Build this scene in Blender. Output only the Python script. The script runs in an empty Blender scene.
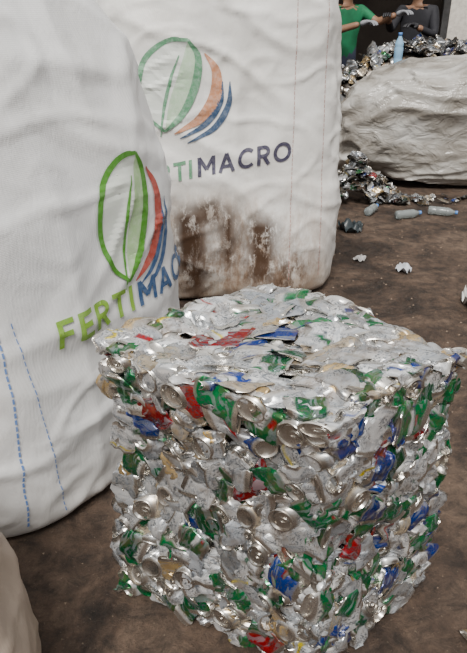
import bpy, bmesh, math, random
import numpy as np
from mathutils import Vector, Matrix, noise
from mathutils.bvhtree import BVHTree

rng = np.random.default_rng(33)
random.seed(7)
scene = bpy.context.scene
COL = scene.collection

# ------------------------------------------------------------------ helpers
def link(o, parent=None):
    COL.objects.link(o)
    if parent is not None:
        o.parent = parent
    return o

def mesh_obj(name, verts, faces, mat=None, parent=None, smooth=True):
    me = bpy.data.meshes.new(name)
    me.from_pydata([tuple(v) for v in verts], [], faces)
    me.update()
    if smooth:
        me.polygons.foreach_set('use_smooth', [True]*len(me.polygons))
    o = bpy.data.objects.new(name, me)
    if mat: me.materials.append(mat)
    return link(o, parent)

def empty(name, loc=(0,0,0)):
    e = bpy.data.objects.new(name, None)
    e.location = loc
    return link(e)

class NT:
    def __init__(s, name):
        s.m = bpy.data.materials.new(name); s.m.use_nodes = True
        s.t = s.m.node_tree; s.n = s.t.nodes; s.l = s.t.links
        s.b = s.n['Principled BSDF']
    def add(s, typ, **kw):
        nd = s.n.new(typ)
        for k, v in kw.items():
            setattr(nd, k, v)
        return nd
    def link(s, a, b): s.l.new(a, b)
    def noise(s, vec, scale, detail=4, rough=0.55, dist=0.0):
        nd = s.add('ShaderNodeTexNoise')
        nd.inputs['Scale'].default_value = scale
        nd.inputs['Detail'].default_value = detail
        nd.inputs['Roughness'].default_value = rough
        nd.inputs['Distortion'].default_value = dist
        if vec is not None: s.link(vec, nd.inputs['Vector'])
        return nd
    def ramp(s, fac, stops, interp='LINEAR'):
        r = s.add('ShaderNodeValToRGB'); r.color_ramp.interpolation = interp
        els = r.color_ramp.elements
        while len(els) < len(stops): els.new(0.5)
        for e, (p, c) in zip(els, stops):
            e.position = p
            e.color = (c, c, c, 1) if isinstance(c, (int, float)) else (*c, 1)
        s.link(fac, r.inputs['Fac'])
        return r
    def mix(s, fac, a, b, mode='MIX'):
        m = s.add('ShaderNodeMix', data_type='RGBA', blend_type=mode)
        for sock, val in ((m.inputs[0], fac), (m.inputs[6], a), (m.inputs[7], b)):
            if hasattr(val, 'is_linked'): s.link(val, sock)
            elif isinstance(val, (int, float)): sock.default_value = val
            else: sock.default_value = (*val, 1)
        return m.outputs[2]
    def math(s, op, a, b=None, clamp=False):
        m = s.add('ShaderNodeMath', operation=op, use_clamp=clamp)
        for i, val in enumerate((a, b)):
            if val is None: continue
            if hasattr(val, 'is_linked'): s.link(val, m.inputs[i])
            else: m.inputs[i].default_value = val
        return m.outputs[0]
    def mapping(s, vec, scale=(1,1,1), rot=(0,0,0), loc=(0,0,0)):
        m = s.add('ShaderNodeMapping')
        m.inputs['Scale'].default_value = scale
        m.inputs['Rotation'].default_value = rot
        m.inputs['Location'].default_value = loc
        s.link(vec, m.inputs['Vector']); return m.outputs[0]
    def bump(s, h, strength=0.5, dist=0.01, prev=None):
        b = s.add('ShaderNodeBump')
        b.inputs['Strength'].default_value = strength
        b.inputs['Distance'].default_value = dist
        s.link(h, b.inputs['Height'])
        if prev is not None: s.link(prev, b.inputs['Normal'])
        return b.outputs[0]

def simple_mat(name, col, rough=0.6, metal=0.0, var=0.15, scale=12, bump=0.15):
    t = NT(name); tc = t.add('ShaderNodeTexCoord').outputs['Object']
    n = t.noise(tc, scale)
    c2 = tuple(max(0, c*(1-var*2)) for c in col)
    r = t.ramp(n.outputs['Fac'], [(0.3, c2), (0.6, col)])
    t.link(r.outputs['Color'], t.b.inputs['Base Color'])
    t.b.inputs['Roughness'].default_value = rough
    t.b.inputs['Metallic'].default_value = metal
    if bump: t.link(t.bump(n.outputs['Fac'], bump, 0.02), t.b.inputs['Normal'])
    return t.m

# ------------------------------------------------------------------ camera
H = 1.4
cam_d = bpy.data.cameras.new('camera')
cam_d.sensor_fit = 'VERTICAL'; cam_d.sensor_height = 24.0
cam_d.lens = 24.0*620/653
cam_d.clip_start = 0.02
cam = link(bpy.data.objects.new('camera', cam_d))
cam.location = (0, 0, H)
cam.rotation_euler = (math.radians(90-27), 0, 0)
scene.camera = cam

# ------------------------------------------------------------------ world + light
w = bpy.data.worlds.new('overcast_sky'); scene.world = w; w.use_nodes = True
wn = w.node_tree.nodes; wl = w.node_tree.links
bg = wn['Background']
tc = wn.new('ShaderNodeTexCoord'); sp = wn.new('ShaderNodeSeparateXYZ')
wl.new(tc.outputs['Generated'], sp.inputs[0])
rp = wn.new('ShaderNodeValToRGB')
e = rp.color_ramp.elements
e[0].position = 0.0; e[0].color = (0.04, 0.034, 0.028, 1)
e[1].position = 1.0; e[1].color = (1.0, 0.985, 0.96, 1)
e2 = e.new(0.50); e2.color = (0.06, 0.050, 0.040, 1)
e3 = e.new(0.54); e3.color = (0.44, 0.435, 0.43, 1)
e4 = e.new(0.80); e4.color = (0.72, 0.715, 0.71, 1)
mr = wn.new('ShaderNodeMapRange'); mr.inputs[1].default_value = -1; mr.inputs[2].default_value = 1
wl.new(sp.outputs[2], mr.inputs[0]); wl.new(mr.outputs[0], rp.inputs[0])
wl.new(rp.outputs[0], bg.inputs[0]); bg.inputs[1].default_value = 1.25

sd = bpy.data.lights.new('daylight', 'SUN'); sd.energy = 5.0; sd.angle = math.radians(24)
sd.color = (1.0, 0.965, 0.91)
sun = link(bpy.data.objects.new('daylight', sd))
sun.rotation_euler = Vector((0.10, 0.56, -0.80)).to_track_quat('-Z', 'Y').to_euler()

# ------------------------------------------------------------------ floor
t = NT('dirty_concrete'); oc = t.add('ShaderNodeTexCoord').outputs['Object']
n1 = t.noise(oc, 2.0, 10, 0.72, 0.8); n2 = t.noise(oc, 13, 10, 0.8, .3); n3 = t.noise(oc, 90, 3, 0.6)
r1 = t.ramp(n1.outputs['Fac'], [(0.38, (0.028, 0.016, 0.010)), (0.5, (0.084, 0.052, 0.034)), (0.66, (0.155, 0.106, 0.075))])
r2 = t.ramp(n2.outputs['Fac'], [(0.38, 0.32), (0.60, 1.2)])
c = t.mix(1.0, r1.outputs['Color'], r2.outputs['Color'], 'MULTIPLY')
r3 = t.ramp(n3.outputs['Fac'], [(0.64, 0.0), (0.72, 0.7)])
c = t.mix(r3.outputs['Color'], c, (0.20, 0.15, 0.105))
t.link(c, t.b.inputs['Base Color'])
rr = t.ramp(n1.outputs['Fac'], [(0.35, 0.45), (0.6, 0.92)])
t.link(rr.outputs['Color'], t.b.inputs['Roughness'])
b = t.bump(n2.outputs['Fac'], 0.9, 0.03); b = t.bump(n3.outputs['Fac'], 0.5, 0.006, b)
t.link(b, t.b.inputs['Normal'])
mesh_obj('floor', [(-8,-6,0),(10,-6,0),(10,16,0),(-8,16,0)], [(0,1,2,3)], t.m, smooth=False)

wall_mat = simple_mat('grimy_plaster', (0.070, 0.056, 0.046), 0.9, var=0.25, scale=2.5)
def box(name, lo, hi, mat, parent=None):
    x0,y0,z0 = lo; x1,y1,z1 = hi
    v = [(x0,y0,z0),(x1,y0,z0),(x1,y1,z0),(x0,y1,z0),(x0,y0,z1),(x1,y0,z1),(x1,y1,z1),(x0,y1,z1)]
    f = [(3,2,1,0),(4,5,6,7),(0,1,5,4),(1,2,6,5),(2,3,7,6),(3,0,4,7)]
    return mesh_obj(name, v, f, mat, parent, False)
box('wall_back', (-6, 10, 0), (3.0, 10.2, 3.5), wall_mat)
box('trim_1', (3.0, 9.95, 0), (3.10, 10.25, 3.5), simple_mat('steel_post', (0.3,0.3,0.3), 0.5, 0.5))
box('added_shade_roof', (-6, 7.0, 3.7), (7, 10.3, 3.8), wall_mat)  # out-of-view roof slab, added to darken the heap and workers
box('added_backdrop_wall', (1.5, 13, 0), (9, 13.2, 3.2), simple_mat('pale_backdrop', (0.75, 0.70, 0.63), 0.9))  # pale wall added beyond the opening to brighten that side of the background

# ------------------------------------------------------------------ woven bags
def bag_material(name, base=(0.80, 0.81, 0.82), stain=None, dirt=0.25, crease=.5):
    t = NT(name); oc = t.add('ShaderNodeTexCoord').outputs['Object']
    n1 = t.noise(oc, 2.2, 6, 0.65)
    r1 = t.ramp(n1.outputs['Fac'], [(0.3, (base[0]*.86, base[1]*.85, base[2]*.83)), (0.62, base)])
    c = r1.outputs['Color']
    sx = t.add('ShaderNodeSeparateXYZ'); t.link(oc, sx.inputs[0])
    n2 = t.noise(oc, 9, 6, 0.7)
    g = t.ramp(sx.outputs['Z'], [(0.0, 1.0), (0.28, 0.0)])
    gm = t.math('MULTIPLY', g.outputs['Color'], n2.outputs['Fac'])
    c = t.mix(t.math('MULTIPLY', gm, dirt*2.2, True), c, (0.30, 0.24, 0.18))
    n5 = t.noise(oc, 34, 7, .8)
    c = t.mix(t.math('MULTIPLY', t.ramp(n5.outputs['Fac'], [(.62, 0.), (.74, 1.)]).outputs['Color'], .22), c, (.42, .35, .27))
    if stain:
        def window(sock, a, b_, s):
            m1 = t.add('ShaderNodeMapRange', clamp=True); t.link(sock, m1.inputs[0])
            m1.inputs[1].default_value = a-s; m1.inputs[2].default_value = a+s
            m2 = t.add('ShaderNodeMapRange', clamp=True); t.link(sock, m2.inputs[0])
            m2.inputs[1].default_value = b_+s; m2.inputs[2].default_value = b_-s
            return t.math('MULTIPLY', m1.outputs[0], m2.outputs[0])
        for (x0, x1, z0, z1, sc_, lo_, hi_, st_, col_, sf_) in stain:
            mp = t.mapping(oc, (sc_, sc_, sc_*.45), loc=(x0*7, 0, 0)); n3 = t.noise(mp, 1.0, 9, 0.80, .3)
            mr_ = t.ramp(n3.outputs['Fac'], [(lo_, 0.0), (hi_, 1.0)])
            wm = t.math('MULTIPLY', window(sx.outputs['X'], x0, x1, sf_), window(sx.outputs['Z'], z0, z1, sf_))
            sm = t.math('MULTIPLY', wm, mr_.outputs['Color'])
            c = t.mix(t.math('MULTIPLY', sm, st_), c, col_)
    t.link(c, t.b.inputs['Base Color'])
    t.b.inputs['Roughness'].default_value = 0.48
    nr = t.add('ShaderNodeTexNoise'); nr.noise_type = 'RIDGED_MULTIFRACTAL'
    t.link(t.mapping(oc, (1.0, 1.0, 0.6), (0.3, 0.2, 0)), nr.inputs['Vector'])
    nr.inputs['Scale'].default_value = 3.5; nr.inputs['Detail'].default_value = 6
    b = t.bump(nr.outputs['Fac'], crease, 0.014)
    nf = t.noise(t.mapping(oc, (1, 1, .5)), 26, 4, .6, .8)
    b = t.bump(nf.outputs['Fac'], crease*.6, .010, b)
    wz = t.add('ShaderNodeTexWave', bands_direction='Z'); wz.inputs['Scale'].default_value = 75; t.link(oc, wz.inputs['Vector'])
    wx = t.add('ShaderNodeTexWave', bands_direction='DIAGONAL'); wx.inputs['Scale'].default_value = 75
    t.link(t.mapping(oc, (1, 1, 0)), wx.inputs['Vector'])
    ws = t.math('ADD', wz.outputs['Fac'], wx.outputs['Fac'])
    b = t.bump(ws, 0.15, 0.0012, b)
    t.link(b, t.b.inputs['Normal'])
    return t.m

def ridged(p):
    return (1.0-abs(noise.noise(p))*1.8)

def build_bag(name, center, rot, sx, sy, h, mat, seed=0, lean=(0,0), taper=0.0, expo=4.2,
              NU=320, NV=200, fold=0.012, bulge=0.05, loops=True, zb=.33, shoulder=(1.0, .955, .86)):
    root = empty(name, (center[0], center[1], 0)); root.rotation_euler = (0, 0, rot)
    prof = [(0.001, 0.004), (0.6, 0.004), (0.90, 0.004), (0.97, 0.010), (0.995, 0.035), (1.01, 0.08), (1.0+bulge, zb*h),
            (1.0+bulge*.9, (zb+.22)*h), (shoulder[0], 0.78*h), (shoulder[1], 0.88*h), (shoulder[2], 0.945*h), (0.58, 0.985*h), (0.35, 1.005*h), (0.17, 1.03*h),
            (0.12, 1.06*h), (0.13, 1.10*h), (0.19, 1.15*h)]
    pr = np.array(prof); pr2 = pr.copy(); pr2[:, 0] *= sx/2
    L = np.concatenate([[0], np.cumsum(np.linalg.norm(np.diff(pr2, axis=0), axis=1))])
    tt = np.linspace(0, L[-1], NV)
    S = np.interp(tt, L, pr[:, 0]); Z = np.interp(tt, L, pr[:, 1])
    for _ in range(4):
        S[1:-1] = (S[:-2]+2*S[1:-1]+S[2:])/4; Z[1:-1] = (Z[:-2]+2*Z[1:-1]+Z[2:])/4
    verts = []
    off = Vector((seed*7.3, seed*3.1, seed*5.7))
    for j in range(NV):
        z = Z[j]; s = S[j]; hn = z/h
        ex = expo if hn < 0.8 else max(2.2, expo-(hn-0.8)*10)
        for i in range(NU):
            th = 2*math.pi*i/NU; c_, s_ = math.cos(th), math.sin(th)
            r = (abs(c_)**ex+abs(s_)**ex)**(-1/ex)
            x = sx/2*r*c_*s*(1-taper*hn); y = sy/2*r*s_*s*(1-taper*hn)
            p = Vector((x, y, z)); n = Vector((c_, s_, 0))
            q = p+off
            d = 0.036*noise.noise(q*1.7)
            d += fold*1.3*max(0, ridged(Vector((q.x*3.2, q.y*3.2, q.z*1.3)))-0.45)*1.5
            qq = Vector((q.x*2.2+q.z*2.5, q.y*2.2-q.z*1.5, q.z*3.5))
            d += fold*1.1*max(0, ridged(qq)-0.6)*1.8
            q4 = Vector((q.x*4-q.z*3.5, q.y*4+q.z*3, q.z*4.5))
            d += fold*0.8*max(0, ridged(q4)-0.7)*2.2
            q5 = Vector((q.x*7+q.z*6, q.y*7-q.z*5, q.z*6))
            d += fold*.3*max(0, ridged(q5)-0.7)*2.2
            q3 = Vector((q.x*9, q.y*9, q.z*5))
            d += fold*0.35*noise.noise(q3)
            if hn > 0.88: d += 0.012*math.sin(th*26+3*noise.noise(q*2))*min(1, (hn-0.88)*9)*min(1, s*3)
            k = min(1, s*2)*min(1, z/0.05+0.15)
            p = p+n*d*k
            p.x += lean[0]*z*z; p.y += lean[1]*z*z
            p.z += 0.012*noise.noise(q*4)*min(1, z/0.3)
            p.z = max(p.z, 0.002)
            verts.append(p)
    faces = []
    for j in range(NV-1):
        for i in range(NU):
            a = j*NU+i; b_ = j*NU+(i+1) % NU
            faces.append((a, b_, b_+NU, a+NU))
    faces.append(tuple(range(NU-1, -1, -1)))
    body = mesh_obj('fabric_body', verts, faces, mat, root)
    if loops:
        for k, (ax, ay) in enumerate([(1,1),(1,-1),(-1,1),(-1,-1)]):
            f = (1-taper*0.9)*0.38*shoulder[1]
            bx, by = ax*sx*f+lean[0]*h*h, ay*sy*f+lean[1]*h*h
            pts = []
            for s in np.linspace(0, 1, 17):
                a = math.pi*s
                pts.append((bx-ax*0.14*(1-math.cos(a))*0.5, by, 0.90*h+0.26*math.sin(a)))
            vs = []; fs = []
            for i_, (x, y, z) in enumerate(pts):
                vs += [(x, y-0.03, z), (x, y+0.03, z), (x+0.003, y+0.03, z+0.003), (x+0.003, y-0.03, z+0.003)]
                if i_:
                    a = (i_-1)*4
                    for q in range(4):
                        fs.append((a+q, a+(q+1) % 4, a+4+(q+1) % 4, a+4+q))
            mesh_obj('lifting_loop_%d' % (k+1), vs, fs, mat, root)
    return root, body

def print_mat(name, col, fade=0.25):
    t = NT(name); oc = t.add('ShaderNodeTexCoord').outputs['Object']
    n = t.noise(oc, 60, 4, 0.7)
    r = t.ramp(n.outputs['Fac'], [(0.42, col), (0.75, tuple(c*(1-fade)+0.75*fade for c in col))])
    t.link(r.outputs['Color'], t.b.inputs['Base Color'])
    t.b.inputs['Roughness'].default_value = 0.5
    return t.m

def decal(name, shape_vf, body, root, face_origin, T, N, mat, off=0.0035, maxlen=0.010):
    bm = bmesh.new()
    vs = [bm.verts.new((a, b_, 0)) for a, b_ in shape_vf[0]]
    for f in shape_vf[1]:
        try: bm.faces.new([vs[i] for i in f])
        except Exception: pass
    bmesh.ops.triangulate(bm, faces=bm.faces[:])
    for _ in range(6):
        le = [e for e in bm.edges if e.calc_length() > maxlen]
        if not le: break
        bmesh.ops.subdivide_edges(bm, edges=le, cuts=1)
        bmesh.ops.triangulate(bm, faces=bm.faces[:])
    me0 = body.data
    bvh = decal.cache.get(me0.name)
    if bvh is None:
        bvh = BVHTree.FromPolygons([v.co for v in me0.vertices], [tuple(p.vertices) for p in me0.polygons])
        decal.cache[me0.name] = bvh
    dead = []
    for v in bm.verts:
        o = face_origin+T*v.co.x+Vector((0, 0, 1))*v.co.y+N*1.5
        hit, nn, idx, dist = bvh.ray_cast(o, -N, 3.0)
        if hit is None: dead.append(v); continue
        if nn.dot(N) < 0: nn = -nn
        v.co = hit+nn*off
    bmesh.ops.delete(bm, geom=dead, context='VERTS')
    me = bpy.data.meshes.new(name); bm.to_mesh(me); bm.free()
    me.polygons.foreach_set('use_smooth', [True]*len(me.polygons))
    me.materials.append(mat)
    return link(bpy.data.objects.new(name, me), root)
decal.cache = {}

def arc(cx, cy, rx, ry, a0, a1, n=18):
    return [(cx+rx*math.cos(math.radians(a0+(a1-a0)*i/n)), cy+ry*math.sin(math.radians(a0+(a1-a0)*i/n))) for i in range(n+1)]
GL = {
 'F': (.62, [[(.09,0),(.09,1)], [(.02,.92),(.60,.92)], [(.09,.50),(.52,.50)]]),
 'E': (.64, [[(.09,0),(.09,1)], [(.02,.92),(.62,.92)], [(.09,.50),(.55,.50)], [(.02,.08),(.62,.08)]]),
 'R': (.72, [[(.09,0),(.09,1)], [(.04,.92),(.36,.92)]+arc(.36,.70,.24,.22,90,-90)+[(.09,.48)], [(.34,.48),(.64,.0)]]),
 'T': (.72, [[(.36,0),(.36,.95)], [(.0,.92),(.72,.92)]]),
 'I': (.20, [[(.10,0),(.10,1)]]),
 'M': (.95, [[(.09,0),(.09,.98)], [(.86,0),(.86,.98)], [(.09,.95),(.475,.30)], [(.475,.30),(.86,.95)]]),
 'A': (.88, [[(.08,0),(.44,.97)], [(.80,0),(.44,.97)], [(.22,.30),(.66,.30)]]),
 'C': (.88, [arc(.50,.50,.42,.43,45,315,30)]),
 'O': (.96, [arc(.48,.50,.40,.43,0,360,40)]),
}
def text_shape(s, width, height, shear=0.0, th=.19):
    V = []; F = []; x0 = 0
    for ch in s:
        wd, strokes = GL[ch]
        for st in strokes:
            pts = [np.array(p) for p in st]; n = len(pts)
            for i in range(n):
                a = pts[max(0, i-1)]; b_ = pts[min(n-1, i+1)]; d = (b_-a)/(np.linalg.norm(b_-a)+1e-9)
                nn = np.array([-d[1], d[0]])*th/2
                V += [pts[i]+nn+[x0, 0], pts[i]-nn+[x0, 0]]
                if i: k = len(V); F.append((k-4, k-3, k-1, k-2))
        x0 += wd+.17
    V = np.array(V); V[:, 0] *= width/(x0-.17); V[:, 1] *= height
    V[:, 1] += V[:, 0]*shear
    return V, F

def spline(pts, n=24):
    pts = [np.array(p, float) for p in pts]
    P = [2*pts[0]-pts[1]]+pts+[2*pts[-1]-pts[-2]]
    out = []
    for i in range(1, len(P)-2):
        for s in np.linspace(0, 1, n, endpoint=False):
            p0, p1, p2, p3 = P[i-1:i+3]
            out.append(0.5*((2*p1)+(-p0+p2)*s+(2*p0-5*p1+4*p2-p3)*s*s+(-p0+3*p1-3*p2+p3)*s**3))
    out.append(pts[-1]); return np.array(out)

def band(pts, wfun, sc, origin):
    C = spline(pts); n = len(C)
    tg = np.gradient(C, axis=0); tg /= np.linalg.norm(tg, axis=1)[:, None]+1e-9
    nr = np.stack([-tg[:, 1], tg[:, 0]], 1)
    V = []; F = []
    for i in range(n):
        wd = wfun(i/(n-1))/2
        V += [C[i]+nr[i]*wd, C[i]-nr[i]*wd]
        if i: F.append((2*i-2, 2*i-1, 2*i+1, 2*i))
    V = (np.array(V))*sc+np.array(origin)
    return V, F

def fill(l, r, sc, origin):
    A = spline(l); B = spline(r)
    m = min(len(A), len(B)); A = A[np.linspace(0, len(A)-1, m).astype(int)]; B = B[np.linspace(0, len(B)-1, m).astype(int)]
    V = []; F = []
    for i in range(m):
        V += [A[i], B[i]]
        if i: F.append((2*i-2, 2*i-1, 2*i+1, 2*i))
    return np.array(V)*sc+np.array(origin), F

def logo(body, root, FO, T, N, origin, sc, cols):
    green, orange, blue, pale, leaf = cols
    sc = np.array(sc)
    bulge = lambda a, b_: (lambda s: a+(b_-a)*math.sin(math.pi*s))
    left = [(-26, -40), (-44, -24), (-52, 2), (-44, 32), (-20, 50), (2, 51)]
    right = [(-26, -40), (-6, -22), (8, 6), (12, 34), (2, 51)]
    D = lambda nm, sh, m, off=0.0035: decal(nm, sh, body, root, FO, T, N, m, off)
    D('logo_leaf_fill', fill(left, right, sc, origin), pale, 0.003)
    D('logo_leaf_half', fill([(-26, -40), (-20, -10), (-10, 16), (2, 51)], right, sc, origin), leaf, 0.0038)
    D('logo_leaf_left', band(left, bulge(2.5, 6), sc, origin), green, 0.0046)
    D('logo_leaf_right', band(right, bulge(2.5, 9), sc, origin), green, 0.0046)
    D('logo_leaf_vein', band([(-31, -46), (-26, -16), (-18, 12), (-8, 36)], bulge(1.0, 3.6), sc, origin), green, 0.0052)
    D('logo_arc_orange', band([(19, 38), (31, 20), (29, -6), (12, -28), (-16, -43)], bulge(1.2, 13), sc, origin), orange)
    D('logo_arc_blue_inner', band([(38, 10), (35, -12), (18, -34), (-10, -48)], bulge(1.0, 6.5), sc, origin), blue)
    D('logo_arc_blue', band([(46, 10), (44, -14), (28, -38), (-2, -53)], bulge(1.0, 7), sc, origin), blue)

def seam(body, root, FO, T, N, a0, a1, z0, z1, mat, nm, wd=0.004, dash=0.022):
    V = []; F = []; z = z0; k = 0
    while z < z1:
        f0 = (z-z0)/(z1-z0); f1 = (z+dash*0.72-z0)/(z1-z0)
        x0 = a0+(a1-a0)*f0; x1 = a0+(a1-a0)*f1
        V += [(x0-wd/2, z), (x0+wd/2, z), (x1+wd/2, z+dash*0.72), (x1-wd/2, z+dash*0.72)]
        F.append((k, k+1, k+2, k+3)); k += 4; z += dash
    decal(nm, (V, F), body, root, FO, T, N, mat, 0.003)

DK = (0.055, 0.027, 0.013); MD = (0.29, 0.18, 0.105)
mb_mat = bag_material('woven_polypropylene_stained', base=(.80,.79,.765), dirt=.8, crease=.5, stain=[
    (-.42, .50, .00, .56, 6, .39, .62, .80, MD, .14), (-.34, .50, .0, .32, 12, .43, .58, .85, (.17,.10,.058), .12),
    (-.27, -.10, .06, .52, 16, .40, .49, .97, DK, .05), (-.04, .06, .18, .52, 18, .42, .50, .97, DK, .05),
    (.10, .26, .10, .46, 18, .41, .50, .97, DK, .05), (-.20, -.13, .00, .40, 12, .34, .46, .9, DK, .04),
    (-.14, -.02, .42, .56, 20, .44, .51, .9, DK, .04), (.24, .42, .02, .24, 18, .45, .55, .85, DK, .05)])
mb_root, mb = build_bag('bulk_bag', (-0.085, 3.60), math.radians(5), 1.235, 1.10, 1.72, mb_mat, seed=1, taper=0.07, fold=.016, bulge=.03, zb=.22)
T = Vector((1, 0, 0)); N = Vector((0, -1, 0)); FO = Vector((0, 0, 0))
g_f = print_mat('print_green_faded', (0.10, 0.28, 0.15), 0.3)
o_f = print_mat('print_orange_faded', (0.50, 0.22, 0.11), 0.3)
b_f = print_mat('print_blue_faded', (0.035, 0.075, 0.15), 0.2)
n_f = print_mat('print_navy', (0.05, 0.045, 0.085), 0.15)
pale = print_mat('print_pale_green', (0.68, 0.72, 0.67), 0.5)
leaf_f = print_mat('print_leaf_faded', (0.42, 0.58, 0.40), 0.4)
logo(mb, mb_root, FO, T, N, (-0.175, 1.065), (0.0043, 0.0043), (g_f, o_f, b_f, pale, leaf_f))
decal('logo_text_first', text_shape('FERTI', 0.30, 0.088, 0.15), mb, mb_root, Vector((-0.465, 0, 0.625)), T, N, g_f)
decal('logo_text_second', text_shape('MACRO', 0.46, 0.092, 0.15), mb, mb_root, Vector((-0.138, 0, 0.675)), T, N, n_f)
red_s = print_mat('thread_red', (0.40, 0.16, 0.13), 0.3)
seam(mb, mb_root, FO, T, N, 0.33, 0.33, 0.12, 1.5, red_s, 'stitching_1', 0.003)
seam(mb, mb_root, FO, T, N, 0.50, 0.48, 0.12, 1.5, red_s, 'stitching_2', 0.003)

lb_mat = bag_material('woven_polypropylene', base=(0.80, 0.805, 0.81), dirt=0.3, crease=.38)
ang = math.radians(60)
u = Vector((math.cos(ang), math.sin(ang), 0)); v_ = Vector((-u.y, u.x, 0))
A = Vector((-0.630, 1.175, 0)); cen = A+u*0.545+v_*0.53
lb_root, lb = build_bag('bulk_bag.001', (cen.x, cen.y), ang, 1.06, 1.06, 1.66, lb_mat, seed=4, lean=(-0.03, 0.02), taper=0.03, expo=3.4,
                        fold=.0125, shoulder=(.955, .865, .74))
g_s = print_mat('print_green', (0.075, 0.28, 0.02), 0.12)
g_y = print_mat('print_lime', (0.22, 0.42, 0.04), 0.15)
o_s = print_mat('print_red', (0.42, 0.07, 0.05), 0.15)
b_s = print_mat('print_blue', (0.025, 0.085, 0.21), 0.15)
pale2 = print_mat('print_pale', (0.72, 0.77, 0.70), 0.5)
leaf_s = print_mat('print_leaf', (0.40, 0.60, 0.30), 0.35)
logo(lb, lb_root, FO, T, N, (0.150, 0.845), (0.0033, 0.0039), (g_s, o_s, b_s, pale2, leaf_s))
decal('logo_text_first', text_shape('FERTI', 0.300, 0.080), lb, lb_root, Vector((-0.225, 0, 0.592)), T, N, g_y, .0045)
decal('logo_text_second', text_shape('MACRO', 0.46, 0.080), lb, lb_root, Vector((0.10, 0, 0.592)), T, N, b_s, .0045)
blue_s = print_mat('thread_blue', (0.12, 0.24, 0.55), 0.2)
seam(lb, lb_root, FO, T, N, -0.380, -0.38, 0.06, 1.5, blue_s, 'stitching_1', 0.005)
seam(lb, lb_root, FO, T, N, -0.275, -0.34, 0.06, 0.70, blue_s, 'stitching_2', 0.003)

nb_mat = bag_material('woven_polypropylene_tan', base=(0.42, 0.34, 0.28), dirt=0.5)
build_bag('filled_sack', (-0.775, 0.80), math.radians(20), 0.66, 0.60, 0.62, nb_mat, seed=9, taper=0.14, expo=2.6, NU=140, NV=90, loops=False)

# ------------------------------------------------------------------ crushed cans
NSEG = 30
PROF = [(.0006,.012),(.012,.0105),(.020,.006),(.0235,0),(.027,.003),(.031,.010),(.033,.017)] + \
       [(.033, z) for z in np.linspace(.025,.097,12)] + \
       [(.0325,.101),(.030,.108),(.0268,.114),(.0280,.117),(.0272,.1195),(.0252,.1192),(.0243,.108),(.0222,.107),(.0198,.1112),(.0165,.1102),(.0006,.1108)]
def can_template():
    V = []; U = []; B = []
    nr = len(PROF)
    for j, (r, z) in enumerate(PROF):
        for i in range(NSEG):
            a = 2*math.pi*i/NSEG
            V.append((r*math.cos(a), r*math.sin(a), z-.059)); U.append((i/NSEG, z/.12))
            B.append(1.0 if 5 <= j <= nr-11 else 0.0)
    F = []
    for j in range(nr-1):
        for i in range(NSEG):
            F.append((j*NSEG+i, j*NSEG+(i+1) % NSEG, (j+1)*NSEG+(i+1) % NSEG, (j+1)*NSEG+i))
    base = len(V); M = 12
    for (sx, sy, z) in ((.0125,.0078,.0525),(.0125,.0078,.0555),(.0072,.0040,.0555),(.0072,.0040,.0525)):
        for i in range(M):
            a = 2*math.pi*i/M
            V.append((sx*math.cos(a)+.004, sy*math.sin(a), z)); U.append((0, 1)); B.append(0.0)
    for k in range(4):
        for i in range(M):
            F.append((base+k*M+i, base+k*M+(i+1) % M, base+((k+1) % 4)*M+(i+1) % M, base+((k+1) % 4)*M+i))
    return np.array(V), np.array(F), np.array(U), np.array(B)
CV, CF, CU, CB = can_template()

def tri(x): return 2*np.abs(2*(x-np.floor(x+.5)))-1
def runit():
    q = rng.normal(size=3); return q/np.linalg.norm(q)
def crumple(P, n, amp, f0, f1, mask=1.0):
    for _ in range(n):
        P = P+(np.asarray(mask)*tri(P@runit()*rng.uniform(f0, f1)+rng.random()))[:, None]*runit()[None]*rng.uniform(.5, 1)*amp
    return P

GREEN = (0.0, 0.14, 0.040); GREEN2 = (0.0, 0.21, 0.060); BLUE = (0.005, 0.045, 0.30); RED = (0.38, 0.006, 0.012)
WHITE = (0.80, 0.81, 0.82); SILV = (0.70, 0.675, 0.63); GOLD = (0.60, 0.38, 0.09); YEL=(0.72,0.58,0.02)
def can_colors(kind):
    n = len(CV); ang_ = CU[:, 0]; z = CU[:, 1]
    ph = rng.random()
    da = np.abs((ang_-ph+.5) % 1-.5)
    base = {'white': WHITE, 'silver': [(0.62,0.61,0.60),(.64,.46,.22),(.50,.53,.57),(.64,.54,.40),(.40,.40,.40)][rng.integers(5)], 'green': GREEN if rng.random() < .6 else GREEN2,
            'blue': BLUE, 'red': RED}[kind]
    C = np.tile(np.array(base), (n, 1))*rng.uniform(.55, 1.08)
    def paint(mask, col): C[mask] = col
    if kind == 'white':
        k = rng.random(); em = [GREEN, BLUE, GOLD, (0.30,0.35,0.40), YEL, GREEN, RED, YEL][rng.integers(8)]
        if k < .50: paint((da < .11) & (z > .40) & (z < .58), em)
        elif k < .65: paint((z < .2) & (z > .12), em)
        elif k < .85: paint((da < .2) & (z > .55) & (z < .64), (0.13,0.15,0.18))
    elif kind == 'green':
        k = rng.random()
        if k < .6: paint((da < .13) & (z > .42) & (z < .56), WHITE); paint((da < .05) & (z > .62) & (z < .72), RED)
        if k > .4: paint(z > .80, SILV)
    elif kind == 'blue':
        if rng.random() < .6: paint((da < .15) & (z > .35) & (z < .55), WHITE)
    elif kind == 'red':
        if rng.random() < .5: paint((da < .15) & (z > .45) & (z < .58), WHITE)
    C[CB < .5] = np.array(SILV)*rng.uniform(.70, 1.08)
    return C

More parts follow.
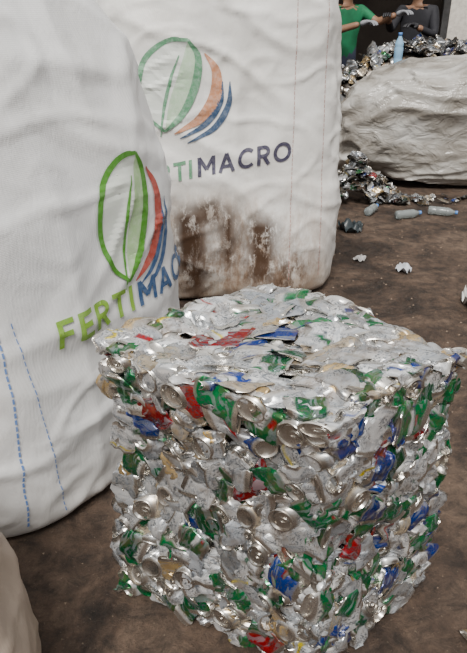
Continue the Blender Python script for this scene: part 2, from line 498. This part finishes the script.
def deform(mode):
    P = CV.copy(); z0 = CV[:, 2]
    if mode == 'side':
        P[:, 2] *= rng.uniform(.55, .92)
        P[:, 1] *= rng.uniform(.22, .55); P[:, 0] *= rng.uniform(.95, 1.25)
        P[:, 0] += P[:, 2]*rng.uniform(-.5, .5)
        body = np.clip((.052-np.abs(z0))/.018, .35, 1)
        P = crumple(P, 3, .0090, 8, 18, body)
        P = crumple(P, 3, .0030, 26, 48, body)
        P[:, 1] += rng.uniform(-8, 8)*P[:, 2]**2
    elif mode == 'end':
        mask = np.clip((.046-z0)/.02, 0, 1)
        P[:, 2] = np.where(z0 > .04, z0, .04+(z0-.04)*rng.uniform(.25, .5))
        P = crumple(P, 5, .007, 14, 30, mask)
        P[:, 0] *= rng.uniform(.70, 1.03)
        P[:, 2] += rng.uniform(-.35, .35)*np.abs(P[:, 0]+rng.uniform(-.01, .01))
        P[:, 2] -= .059
    elif mode == 'bottom':
        mask = np.clip((z0+.05)/.02, 0, 1)
        P[:, 2] = np.where(z0 < -.045, z0, -.045+(z0+.045)*rng.uniform(.25, .5))
        P = crumple(P, 5, .007, 14, 30, mask)
        P[:, 0] *= rng.uniform(.75, 1.03)
        P[:, 2] = -P[:, 2]; P[:, 1] = -P[:, 1]
        P[:, 2] -= .059
    elif mode == 'sheet':
        P[:, 1] *= rng.uniform(.08, .16); P[:, 0] *= rng.uniform(1.0, 1.4); P[:, 2] *= rng.uniform(.5, .9)
        P[:, 0] += P[:, 2]*rng.uniform(-.7, .7)
        P = crumple(P, 3, .012, 8, 18)
        P = crumple(P, 4, .0042, 22, 50)
    else:
        P[:, 2] *= rng.uniform(.35, .65); P[:, 1] *= rng.uniform(.4, .8)
        P = crumple(P, 4, .010, 10, 24); P = crumple(P, 4, .0038, 28, 55)
    return P

def frame(n, ang_, tilt=0.0):
    n = Vector(n).normalized()
    if tilt: n = (n+Vector(runit())*tilt).normalized()
    a = Vector((0, 0, 1)) if abs(n.z) < .9 else Vector((1, 0, 0))
    e1 = a.cross(n).normalized(); e2 = n.cross(e1)
    x = e1*math.cos(ang_)+e2*math.sin(ang_); y = n.cross(x)
    return np.array(x), np.array(y), np.array(n)

class Pile:
    def __init__(s): s.V = []; s.F = []; s.C = []; s.U = []; s.B = []; s.n = 0
    def raw(s, P, F, C, U, B):
        s.V.append(P); s.F.append(F+s.n); s.C.append(C); s.U.append(U); s.B.append(B); s.n += len(P)
    def can(s, pos, n, mode, kind, ang_=None, tilt=0.12, scale=1.0, dim=1.0):
        if ang_ is None: ang_ = rng.uniform(0, 2*math.pi)
        P = deform(mode)*scale
        x, y, nn = frame(n, ang_, tilt)
        if mode in ('end', 'bottom'): R = np.stack([x, y, nn])
        else: R = np.stack([x, nn, -y])
        P = P@R+np.array(pos)
        U = np.column_stack([CU, np.full(len(CU), rng.random()*50)])
        s.raw(P, CF, can_colors(kind)*dim, U, CB)
    def build(s, name, mat, fn=None, parent=None, sharp=22):
        V = np.concatenate(s.V); F = np.concatenate(s.F); C = np.concatenate(s.C); U = np.concatenate(s.U); B = np.concatenate(s.B)
        if fn: V = fn(V)
        me = bpy.data.meshes.new(name)
        me.vertices.add(len(V)); me.vertices.foreach_set('co', V.astype(np.float32).ravel())
        me.loops.add(F.size); me.loops.foreach_set('vertex_index', F.astype(np.int32).ravel())
        me.polygons.add(len(F)); me.polygons.foreach_set('loop_start', np.arange(0, F.size, 4, dtype=np.int32))
        me.polygons.foreach_set('loop_total', np.full(len(F), 4, dtype=np.int32))
        me.update(calc_edges=True); me.validate()
        me.polygons.foreach_set('use_smooth', np.ones(len(me.polygons), dtype=bool))
        try: me.set_sharp_from_angle(angle=math.radians(sharp))
        except Exception as ex: print('sharp', ex)
        ca = me.attributes.new('canpaint', 'FLOAT_COLOR', 'POINT')
        ca.data.foreach_set('color', np.column_stack([C, np.ones(len(C))]).astype(np.float32).ravel())
        ua = me.attributes.new('canuv', 'FLOAT_VECTOR', 'POINT'); ua.data.foreach_set('vector', U.astype(np.float32).ravel())
        ba = me.attributes.new('canbody', 'FLOAT', 'POINT'); ba.data.foreach_set('value', B.astype(np.float32))
        me.materials.append(mat)
        return link(bpy.data.objects.new(name, me), parent)

def can_material():
    t = NT('printed_aluminium')
    ac = t.add('ShaderNodeAttribute', attribute_name='canpaint')
    au = t.add('ShaderNodeAttribute', attribute_name='canuv')
    ab = t.add('ShaderNodeAttribute', attribute_name='canbody')
    oc = t.add('ShaderNodeTexCoord').outputs['Object']
    c = ac.outputs['Color']; body = ab.outputs['Fac']
    n1 = t.noise(t.mapping(au.outputs['Vector'], (60, 22, 1)), 1.0, 2)
    n2 = t.noise(t.mapping(au.outputs['Vector'], (5, 4, 1)), 1.0, 1)
    m = t.math('MULTIPLY', t.ramp(n1.outputs['Fac'], [(.52, 0.), (.55, 1.)]).outputs['Color'],
               t.ramp(n2.outputs['Fac'], [(.47, 0.), (.50, 1.)]).outputs['Color'])
    m = t.math('MULTIPLY', t.math('MULTIPLY', m, body), .8)
    c = t.mix(m, c, (0.08, 0.10, 0.12))
    n4 = t.noise(t.mapping(au.outputs['Vector'], (4, 5, 1), loc=(3, 1, 0)), 1.0, 2, dist=1.0)
    m2 = t.math('MULTIPLY', t.math('MULTIPLY', t.ramp(n4.outputs['Fac'], [(.54, 0.), (.57, 1.)]).outputs['Color'], body), .5)
    c = t.mix(m2, c, (0.34, 0.37, 0.41))
    n3 = t.noise(oc, 16, 8, .78)
    c = t.mix(t.math('MULTIPLY', t.ramp(n3.outputs['Fac'], [(.49, 0.), (.66, 1.)]).outputs['Color'], .58), c, (0.20, 0.12, 0.055))
    t.link(c, t.b.inputs['Base Color'])
    met = t.math('SUBTRACT', .97, t.math('MULTIPLY', body, .34))
    t.link(met, t.b.inputs['Metallic'])
    rg = t.ramp(n3.outputs['Fac'], [(.35, .17), (.7, .42)])
    t.link(rg.outputs['Color'], t.b.inputs['Roughness'])
    return t.m
CAN = can_material()

BA, BB, BC = 0.55, 0.44, 0.763
bale = Pile()
def kinds(p):
    ks = ['white', 'silver', 'green', 'blue', 'red']; return ks[rng.choice(5, p=p)]
FACES = {
 'front': (lambda p, q: (p*BA, 0, q*BC), (0,-1,0), BA, BC, (.47,.30,.18,.03,.02)),
 'right': (lambda p, q: (BA, p*BB, q*BC), (1,0,0), BB, BC, (.38,.17,.30,.13,.02)),
 'top':   (lambda p, q: (p*BA, q*BB, BC), (0,0,1), BA, BB, (.63,.25,.08,.03,.01)),
 'left':  (lambda p, q: (0, p*BB, q*BC), (-1,0,0), BB, BC, (.5,.24,.19,.04,.03)),
 'back':  (lambda p, q: (p*BA, BB, q*BC), (0,1,0), BA, BC, (.5,.24,.19,.04,.03)),
}
def inset(p, L, m=.022): return min(max(p, m/L), 1-m/L)
for fn_, (fp, n, la, lb_, pr_) in FACES.items():
    step = .046 if fn_ in ('front', 'right', 'top') else .056
    na, nb = int(round(la/step)), int(round(lb_/step))
    for i in range(na):
        for j in range(nb):
            p = inset((i+.5+rng.uniform(-.38, .38))/na, la); q = inset((j+.5+rng.uniform(-.38, .38))/nb, lb_)
            r = rng.random()
            tl = .28
            if fn_ == 'top': mode = 'side' if r < .48 else ('sheet' if r < .82 else ('mix' if r < .94 else 'end')); tl = .18
            elif fn_ == 'right': mode = 'side' if r < .24 else ('sheet' if r < .54 else ('mix' if r < .84 else ('end' if r < .93 else 'bottom')))
            else: mode = 'side' if r < .30 else ('sheet' if r < .48 else ('mix' if r < .66 else ('end' if r < .86 else 'bottom')))
            if mode in ('side', 'mix'): dep = rng.uniform(.000, .026) if fn_ != 'top' else rng.uniform(.004, .022)
            elif mode == 'sheet': dep = rng.uniform(-.006, .018) if fn_ != 'top' else rng.uniform(-.004, .014)
            else:
                dep = rng.uniform(-.012, .010)
                if rng.random() < .40: tl = .70
            pos = np.array(fp(p, q), float)-np.array(n)*dep
            bale.can(pos, n, mode, kinds(pr_), tilt=tl, scale=rng.uniform(.85, 1.08))
HERO = [('front',.87,.93,'end','white',.3),('front',.42,.93,'end','silver',1),('front',.13,.955,'end','silver',2),('front',.30,.95,'end','silver',0),
 ('front',.72,.965,'end','silver',1),('front',.57,.10,'end','silver',1),('front',.12,.72,'side','white',.2),('front',.28,.82,'side','red',.6),
 ('front',.48,.935,'side','red',2.2),('front',.80,.10,'side','red',1.),('front',.60,.955,'side','green',1.5),('front',.76,.935,'side','green',1.4),
 ('front',.08,.58,'side','green',1.2),('front',.14,.86,'side','green',.2),('front',.50,.48,'side','green',1.8),('front',.42,.36,'side','green',1.2),('front',.66,.22,'side','green',1.0),
 ('front',.10,.25,'side','green',1.4),('front',.19,.76,'side','blue',0.2),('front',.86,.38,'side','blue',1.3),('front',.35,.62,'side','white',.1),
 ('front',.62,.70,'side','white',1.5),('front',.25,.5,'bottom','white',0),('front',.52,.78,'end','white',0),('front',.22,.20,'bottom','white',0),('front',.75,.45,'end','white',0),
 ('front',.85,.62,'end','silver',0),('front',.38,.20,'end','white',0),('front',.70,.58,'bottom','silver',0),('front',.15,.42,'end','silver',0),('front',.9,.2,'bottom','white',0),
 ('right',.30,.80,'side','red',1.),('right',.55,.86,'side','green',1.2),('right',.75,.70,'sheet','green',.5),('right',.8,.45,'side','blue',.8),
 ('right',.35,.58,'sheet','blue',.9),('right',.6,.2,'mix','blue',.9),('right',.5,.55,'mix','green',.9),('right',.7,.9,'side','green',1.5),
 ('right',.25,.25,'mix','green',.9),('right',.85,.3,'side','green',.9),('right',.2,.68,'end','silver',.9),
 ('top',.30,.36,'sheet','red',-.9),('top',.40,.60,'sheet','blue',-1.),('top',.56,.90,'sheet','green',-1.),('top',.28,.86,'sheet','green',-.9),
 ('top',.94,.60,'sheet','green',.5),('top',.12,.75,'sheet','green',0),('top',.55,.42,'sheet','green',-1),('top',.85,.3,'side','white',0),('top',.7,.15,'side','white',.5)]
for (f, p, q, mode, kind, a) in HERO:
    fp, n = FACES[f][0], FACES[f][1]
    dep = -.002 if mode in ('side', 'sheet', 'mix') else -.018
    if f == 'top': dep = -.004 if mode == 'sheet' else .004
    bale.can(np.array(fp(p, q), float)-np.array(n)*dep, n, mode, kind, ang_=a, tilt=.08, scale=1.05)
def gap_shade_core():
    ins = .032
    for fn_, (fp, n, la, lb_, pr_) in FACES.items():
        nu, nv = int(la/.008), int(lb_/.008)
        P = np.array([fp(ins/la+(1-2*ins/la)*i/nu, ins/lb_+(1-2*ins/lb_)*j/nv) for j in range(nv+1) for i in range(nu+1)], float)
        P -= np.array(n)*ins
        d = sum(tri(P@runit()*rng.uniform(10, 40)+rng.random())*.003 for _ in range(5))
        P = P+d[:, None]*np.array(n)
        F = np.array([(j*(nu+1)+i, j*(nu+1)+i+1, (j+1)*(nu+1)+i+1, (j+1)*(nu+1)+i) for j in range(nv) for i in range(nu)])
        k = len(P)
        bale.raw(P, F, np.tile([.12,.11,.10], (k, 1)), np.zeros((k, 3)), np.zeros(k))  # dark filler behind the cans: shade of the gaps put into its colour
gap_shade_core()
Lt, Ft, Rt, Bt = (-.290,1.185), (.169,.888), (.490,1.133), (.083,1.503)
Lb, Fb, Rb, Bb = (-.284,1.18), (.178,.930), (.512,1.180), (.083,1.49)
def warp(V):
    V = V.copy(); dims = np.array([BA, BB, BC])
    for ax in range(3):
        lim = dims[ax]; m = .007 if ax < 2 else .005; kf = .50 if ax < 2 else .42
        hi = V[:, ax] > lim+m; V[hi, ax] = lim+m+(V[hi, ax]-lim-m)*kf
        lo = V[:, ax] < -m; V[lo, ax] = -m+(V[lo, ax]+m)*kf
    sw = .010*np.sin(V[:, 2]*9+1)+.008*np.sin(V[:, 0]*13+V[:, 2]*7)
    V[:, 1] += sw*np.where(V[:, 1] < BB/2, -1, 1)*np.abs(V[:, 1]/BB-.5)*2
    V[:, 0] += .009*np.sin(V[:, 2]*11+V[:, 1]*9)*(V[:, 0]/BA-.5)*2
    V[:, 2] += .012*np.sin(V[:, 0]*11+2)*np.sin(V[:, 1]*9)*(V[:, 2]/BC)
    U_ = (V/dims)
    uu, vv, ww = U_[:, 0:1], U_[:, 1:2], U_[:, 2:3]
    def bil(l, f, r, b_): return np.array(l)*(1-uu)*(1-vv)+np.array(f)*uu*(1-vv)+np.array(r)*uu*vv+np.array(b_)*(1-uu)*vv
    xy = bil(Lb, Fb, Rb, Bb)*(1-ww)+bil(Lt, Ft, Rt, Bt)*ww
    z = ww[:, 0]*BC
    z = np.where(z < 0.003, 0.003+(z-.003)*0.02, z)
    return np.column_stack([xy, np.maximum(z, 0.0005)])
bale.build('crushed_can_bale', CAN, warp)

# ------------------------------------------------------------------ background: slumped plastic sack
def slumped(name, c, size, mat, seed, NU=260, NV=140):
    verts = []; off = Vector((seed*3.3, seed, seed*2.2))
    for j in range(NV):
        ph = math.pi*(j/(NV-1))-math.pi/2
        for i in range(NU):
            th = 2*math.pi*i/NU
            ex = .62
            cp = abs(math.cos(ph))**ex; spn = math.copysign(abs(math.sin(ph))**ex, math.sin(ph))
            cx = math.copysign(abs(math.cos(th))**.7, math.cos(th)); cy = math.copysign(abs(math.sin(th))**.8, math.sin(th))
            p = Vector((cx*cp, cy*cp, spn))
            q = p*1.2+off
            d = 1+.14*noise.noise(q)
            wq = q+Vector((noise.noise(q*1.3), noise.noise(q*1.3+Vector((7,0,0))), noise.noise(q*1.3+Vector((0,7,0)))))*.6
            for (fx, fz, sk, am, sh) in ((.7, 2.2, 1.6, .040, 5), (1.2, 3.5, -3.0, .028, 4.5), (2.4, 5, 3.5, .014, 4), (4, 7, -4, .008, 4)):
                w1 = noise.noise(Vector((wq.x*fx, wq.y*fx+sh, wq.z*fz+wq.x*sk)))
                d += am*math.exp(-(w1*sh)**2)
            d += .006*noise.noise(q*7)
            x, y, z = p.x*d*size[0]/2, p.y*d*size[1]/2, p.z*d*size[2]/2
            z += size[2]*.46
            z -= .16*max(0, -x/size[0])*2*(z/size[2])
            if z < .1: z = .1*math.exp((z-.1)/.1)*.98
            verts.append((c[0]+x, c[1]+y, max(z, .002)))
    faces = [(j*NU+i, j*NU+(i+1) % NU, (j+1)*NU+(i+1) % NU, (j+1)*NU+i) for j in range(NV-1) for i in range(NU)]
    return mesh_obj(name, verts, faces, mat)
t = NT('dusty_woven_plastic'); oc = t.add('ShaderNodeTexCoord').outputs['Object']
n1 = t.noise(t.mapping(oc, (1, 1, 1.8)), 3.0, 5, .6, .4)
r1 = t.ramp(n1.outputs['Fac'], [(.3, (.17,.15,.125)), (.5, (.33,.31,.28)), (.68, (.50,.49,.465))])
t.link(r1.outputs['Color'], t.b.inputs['Base Color']); t.b.inputs['Roughness'].default_value = .26
nr = t.noise(t.mapping(oc, (1, 1, 1.6), (0, .5, 0)), 6, 3, .5, 1.6)
t.link(t.bump(nr.outputs['Fac'], .6, .04), t.b.inputs['Normal'])
slumped('plastic_sack_of_scrap', (2.22, 5.80), (2.50, .98, 1.12), t.m, 5)

# heap of loose cans + litter
heap = Pile()
def heap_h(x, y):
    return 1.10*math.exp(-(((x-2.4)/1.75)**4))*math.exp(-(((y-6.92)/.36)**4))
pk = (.50,.40,.04,.04,.02)
for _ in range(420):
    x = rng.uniform(.95, 3.9); y = rng.uniform(6.55, 7.1); z = heap_h(x, y)+.06*noise.noise(Vector((x*2, y*2, 0)))
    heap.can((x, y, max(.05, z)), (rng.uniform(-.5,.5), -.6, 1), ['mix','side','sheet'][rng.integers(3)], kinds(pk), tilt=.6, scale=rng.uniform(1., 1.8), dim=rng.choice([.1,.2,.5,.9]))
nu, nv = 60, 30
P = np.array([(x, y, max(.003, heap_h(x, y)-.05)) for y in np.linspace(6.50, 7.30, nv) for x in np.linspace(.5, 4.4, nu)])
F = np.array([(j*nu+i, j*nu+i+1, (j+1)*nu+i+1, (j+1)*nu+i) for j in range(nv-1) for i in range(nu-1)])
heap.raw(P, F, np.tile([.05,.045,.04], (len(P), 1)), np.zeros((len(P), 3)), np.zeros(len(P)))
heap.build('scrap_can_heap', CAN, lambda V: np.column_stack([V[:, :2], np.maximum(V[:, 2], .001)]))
spill = Pile()
for _ in range(120):
    x = rng.uniform(.76, 1.40); y = rng.uniform(4.90, 5.2)
    z = max(.03, .36*math.exp(-((x-1.0)/.26)**2)*math.exp(-((y-5.12)/.2)**2)*rng.uniform(.5, 1))
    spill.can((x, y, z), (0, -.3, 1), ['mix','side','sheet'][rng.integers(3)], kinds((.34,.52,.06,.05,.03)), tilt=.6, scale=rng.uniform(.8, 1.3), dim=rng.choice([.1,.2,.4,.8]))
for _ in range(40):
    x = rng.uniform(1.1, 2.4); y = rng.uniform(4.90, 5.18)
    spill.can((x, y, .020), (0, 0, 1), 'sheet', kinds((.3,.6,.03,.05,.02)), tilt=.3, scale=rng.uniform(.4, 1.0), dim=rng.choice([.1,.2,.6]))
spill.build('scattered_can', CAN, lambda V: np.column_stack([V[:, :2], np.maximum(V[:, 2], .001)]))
one = Pile(); one.can((.61, 1.01, .018), (0, 0, 1), 'side', 'silver', ang_=.4, tilt=.1, scale=.85)
one.build('flattened_can', CAN, lambda V: np.column_stack([V[:, :2], np.maximum(V[:, 2], .001)]))

def scrap_piece(name, c, s, col, seed, hgt=.03, rough=.5):
    n = 20; V = []
    for j in range(n):
        for i in range(n):
            a, b_ = i/(n-1)-.5, j/(n-1)-.5
            k = 1-.35*(abs(a)*abs(b_)*4)
            q = Vector((a*2.2+seed, b_*2.2, seed*2))
            V.append((c[0]+a*k*s[0]*(1+.3*noise.noise(q)), c[1]+b_*k*s[1]*(1+.3*noise.noise(q+Vector((5,0,0)))), .004+hgt*abs(noise.noise(q*1.4))*1.6))
    F = [(j*n+i, j*n+i+1, (j+1)*n+i+1, (j+1)*n+i) for j in range(n-1) for i in range(n-1)]
    return mesh_obj(name, V, F, simple_mat(name+'_mat', col, rough), None, True)
scrap_piece('paper_scrap', (1.03, 3.50), (.10, .16), (.55,.57,.61), 1)
scrap_piece('paper_scrap.001', (.79, 3.66), (.08, .06), (.38,.37,.36), 3)
scrap_piece('plastic_wrapper', (.84, 4.28), (.20, .22), (.025,.035,.04), 2, .06, .35)
scrap_piece('plastic_wrapper.001', (1.85, 4.40), (.22, .26), (.05,.06,.09), 7, .12, .35)
scrap_piece('plastic_wrapper.002', (1.27, 2.95), (.12, .35), (.55,.55,.53), 8, .10, .45)
V = []; F = []
for _ in range(700):
    x = rng.uniform(-.6, 2.4); y = rng.uniform(.7, 5.2)
    s = rng.uniform(.0012, .0048)*(1 if y < 2 else 1.7); a = rng.uniform(0, 6.28); k = len(V)
    for (i, zz) in ((0,.0), (1,.0), (2,.0), (3,.8)):
        aa = a+i*2.09
        V.append((x+(s*math.cos(aa) if i < 3 else 0), y+(s*math.sin(aa) if i < 3 else 0), .0008+zz*s))
    F += [(k, k+1, k+3), (k+1, k+2, k+3), (k+2, k, k+3)]
mesh_obj('floor_debris', V, F, simple_mat('grit', (.24,.175,.125), .8, scale=3), None, False)

def lathe(name, prof, loc, mat, parent=None, n=32, rot=(0,0,0)):
    V = []; F = []
    for j, (r, z) in enumerate(prof):
        for i in range(n):
            a = 2*math.pi*i/n; V.append((r*math.cos(a), r*math.sin(a), z))
        if j:
            for i in range(n):
                F.append(((j-1)*n+i, (j-1)*n+(i+1) % n, j*n+(i+1) % n, j*n+i))
    o = mesh_obj(name, V, F, mat, parent); o.location = loc; o.rotation_euler = rot; return o
t = NT('blue_pet'); t.b.inputs['Base Color'].default_value = (.30,.55,.80,1); t.b.inputs['Roughness'].default_value = .15
t.b.inputs['Transmission Weight'].default_value = .2
BP = [(.001,0),(.03,0),(.036,.01),(.036,.06),(.033,.07),(.036,.08),(.036,.15),(.033,.16),(.036,.17),(.034,.19),(.015,.235),(.013,.25)]
CP = [(.013,.245),(.016,.245),(.016,.268),(.014,.27),(.001,.27)]
cap_m = simple_mat('cap_blue', (.1,.25,.6), .4)
br = empty('water_bottle', (1.57, 6.44, .92)); br.scale = (1.15, 1.15, 1.1)
lathe('bottle_body', BP, (0,0,0), t.m, br); lathe('bottle_cap', CP, (0,0,0), cap_m, br)
t2 = NT('clear_pet'); t2.b.inputs['Base Color'].default_value = (.40,.44,.44,1); t2.b.inputs['Roughness'].default_value = .18
t2.b.inputs['Transmission Weight'].default_value = .6
for k, (x, y, a) in enumerate(((1.22, 4.52, 1.9), (1.50, 4.66, 1.2), (1.02, 4.60, 2.6))):
    rt = empty('plastic_bottle' if k == 0 else 'plastic_bottle.%03d' % k, (x, y, .033)); rt.rotation_euler = (math.radians(90), 0, a); rt.scale = (.9, .9, .8)
    lathe('bottle_body', BP, (0,0,0), t2.m, rt); lathe('bottle_cap', CP, (0,0,0), cap_m, rt)

# ------------------------------------------------------------------ workers
def skin_mesh(verts, radii, edges, sub=2):
    me = bpy.data.meshes.new('s'); me.from_pydata(verts, edges, [])
    o = bpy.data.objects.new('s', me); COL.objects.link(o)
    m = o.modifiers.new('sk', 'SKIN'); m.use_smooth_shade = True
    for i, r in enumerate(radii):
        d = me.skin_vertices[0].data[i]; d.radius = r if isinstance(r, tuple) else (r, r); d.use_root = (i == 0)
    s = o.modifiers.new('su', 'SUBSURF'); s.levels = sub; s.render_levels = sub
    bpy.context.view_layer.update()
    out = bpy.data.meshes.new_from_object(o.evaluated_get(bpy.context.evaluated_depsgraph_get()))
    bpy.data.objects.remove(o)
    return out

def hand(wrist, d, up, mat, parent, nm, S=1.2):
    d = Vector(d).normalized(); up = Vector(up); side = d.cross(up).normalized(); up = side.cross(d)
    W = Vector(wrist); v = [Vector(), d*.045, d*.08]; r = [.029, (.036,.024), (.036,.022)]; e = [(0,1),(1,2)]
    for k, (s, l) in enumerate(((-.030,.070),(-.010,.082),(.010,.076),(.030,.060))):
        b = d*.088+side*s; i0 = len(v)
        p1 = b+d*l*.45-up*.008; p2 = b+d*l*.75-up*.028; p3 = b+d*l*.85-up*.052
        v += [b, p1, p2, p3]; r += [.0105, .0100, .0095, .0085]; e += [(2, i0), (i0, i0+1), (i0+1, i0+2), (i0+2, i0+3)]
    i0 = len(v); b = d*.035-side*.034
    v += [b, b+d*.03-side*.018-up*.012, b+d*.055-side*.018-up*.03]; r += [.013, .012, .010]; e += [(1, i0), (i0, i0+1), (i0+1, i0+2)]
    v = [W+p*S for p in v]; r = [tuple(q*S for q in x) if isinstance(x, tuple) else x*S for x in r]
    me = skin_mesh(v, r, e, 2); me.materials.append(mat)
    for p in me.polygons: p.use_smooth = True
    return link(bpy.data.objects.new(nm, me), parent)

skin_m = simple_mat('skin_brown', (.26,.14,.085), .55, var=.05)
hair_m = simple_mat('hair_black', (.015,.013,.012), .6)
eye_w = simple_mat('eye_white', (.8,.8,.78), .3); lip_m = simple_mat('lips', (.28,.10,.08), .5)
def ellipsoid(nm, c, s, mat, parent):
    bm = bmesh.new(); bmesh.ops.create_uvsphere(bm, u_segments=20, v_segments=14, radius=1)
    for v in bm.verts: v.co = Vector((c[0]+v.co.x*s[0], c[1]+v.co.y*s[1], c[2]+v.co.z*s[2]))
    me = bpy.data.meshes.new(nm); bm.to_mesh(me); bm.free(); me.materials.append(mat)
    for p in me.polygons: p.use_smooth = True
    return link(bpy.data.objects.new(nm, me), parent)

def worker(name, loc, rot, armL, armR, shirt, pants, glove, sleeve):
    root = empty(name, loc); root.rotation_euler = (0, 0, rot)
    sh = .19
    J = [((0,0,.95),(.15,.11)), ((0,-.02,1.12),(.155,.115)), ((0,-.06,1.30),(.175,.125)), ((0,-.08,1.43),(.09,.075)), ((0,-.10,1.50),.052),
         ((0,-.115,1.57),(.070,.078)), ((0,-.125,1.65),(.078,.09)), ((0,-.12,1.71),(.06,.07)),
         ((sh,-.07,1.40),.068), (armL[0],.050), (armL[1],.034), ((-sh,-.07,1.40),.068), (armR[0],.050), (armR[1],.034),
         ((.10,0,.86),.092), ((.11,-.02,.48),.062), ((.11,.02,.09),.042), ((.12,-.14,.045),.04),
         ((-.10,0,.86),.092), ((-.11,-.02,.48),.062), ((-.11,.02,.09),.042), ((-.12,-.14,.045),.04)]
    E = [(0,1),(1,2),(2,3),(3,4),(4,5),(5,6),(6,7),(2,8),(8,9),(9,10),(2,11),(11,12),(12,13),(0,14),(14,15),(15,16),(16,17),(0,18),(18,19),(19,20),(20,21)]
    me = skin_mesh([Vector(j[0]) for j in J], [j[1] for j in J], E, 2)
    shoe = simple_mat(name+'_boot', (.03,.03,.03), .6)
    for m in (skin_m, shirt, pants, shoe): me.materials.append(m)
    def seg(p, a, b_):
        a, b_ = Vector(a), Vector(b_); tt_ = max(0, min(1, (p-a).dot(b_-a)/(b_-a).length_squared)); return (p-(a+(b_-a)*tt_)).length, tt_
    lab = {(4,5):0,(5,6):0,(6,7):0,(3,4):0,(14,15):2,(15,16):2,(16,17):3,(18,19):2,(19,20):2,(20,21):3,(0,14):2,(0,18):2}
    for p in me.polygons:
        p.use_smooth = True; best = (9, 0, None)
        for ed in E:
            d_, t_ = seg(p.center, J[ed[0]][0], J[ed[1]][0])
            if d_ < best[0]: best = (d_, t_, ed)
        ed, t_ = best[2], best[1]
        if ed in lab: mi = lab[ed]
        elif ed in ((8,9),(11,12)): mi = 1 if t_ < sleeve[0] else 0
        elif ed in ((9,10),(12,13)): mi = 1 if t_ < sleeve[1] else 0
        else: mi = 1
        if mi == 1 and ed == (0,1) and p.center.z < .93: mi = 2
        p.material_index = mi
    link(bpy.data.objects.new('body', me), root)
    for nm, a in (('glove_left', armL), ('glove_right', armR)):
        d_ = Vector(a[1])-Vector(a[0]); hand(a[1], d_, (0,0,1), glove, root, nm)
    fy = -.205
    ellipsoid('nose', (0, fy-.008, 1.625), (.013,.018,.022), skin_m, root)
    ellipsoid('mouth', (0, fy+.006, 1.582), (.024,.008,.008), lip_m, root)
    for s in (-1, 1):
        ellipsoid('eye_%d' % (s+2), (s*.030, fy+.010, 1.650), (.013,.009,.007), eye_w, root)
        ellipsoid('pupil_%d' % (s+2), (s*.030, fy+.002, 1.650), (.005,.003,.005), hair_m, root)
        ellipsoid('ear_%d' % (s+2), (s*.082, -.115, 1.635), (.010,.020,.030), skin_m, root)
    ellipsoid('hair', (0, -.10, 1.70), (.088,.098,.072), hair_m, root)
    return root
green_shirt = simple_mat('shirt_green', (.006,.16,.065), .8, var=.15)
dark_shirt = simple_mat('shirt_dark', (.02,.02,.026), .8)
jeans = simple_mat('trousers', (.05,.06,.10), .8)
gl1 = simple_mat('glove_dark', (.03,.03,.035), .6); gl2 = simple_mat('glove_grey', (.30,.31,.34), .7)
worker('worker', (1.25, 7.85, 0), 0.15, ((.32,-.20,1.28), (.46,-.40,1.36)), ((-.28,-.16,1.16), (.05,-.42,1.27)), green_shirt, jeans, gl2, (.75, 0))
worker('worker.001', (2.12, 7.95, 0), -0.5, ((.24,-.16,1.15), (.10,-.42,1.24)), ((-.26,-.18,1.20), (-.22,-.44,1.32)), dark_shirt, jeans, gl1, (1.1, .8))
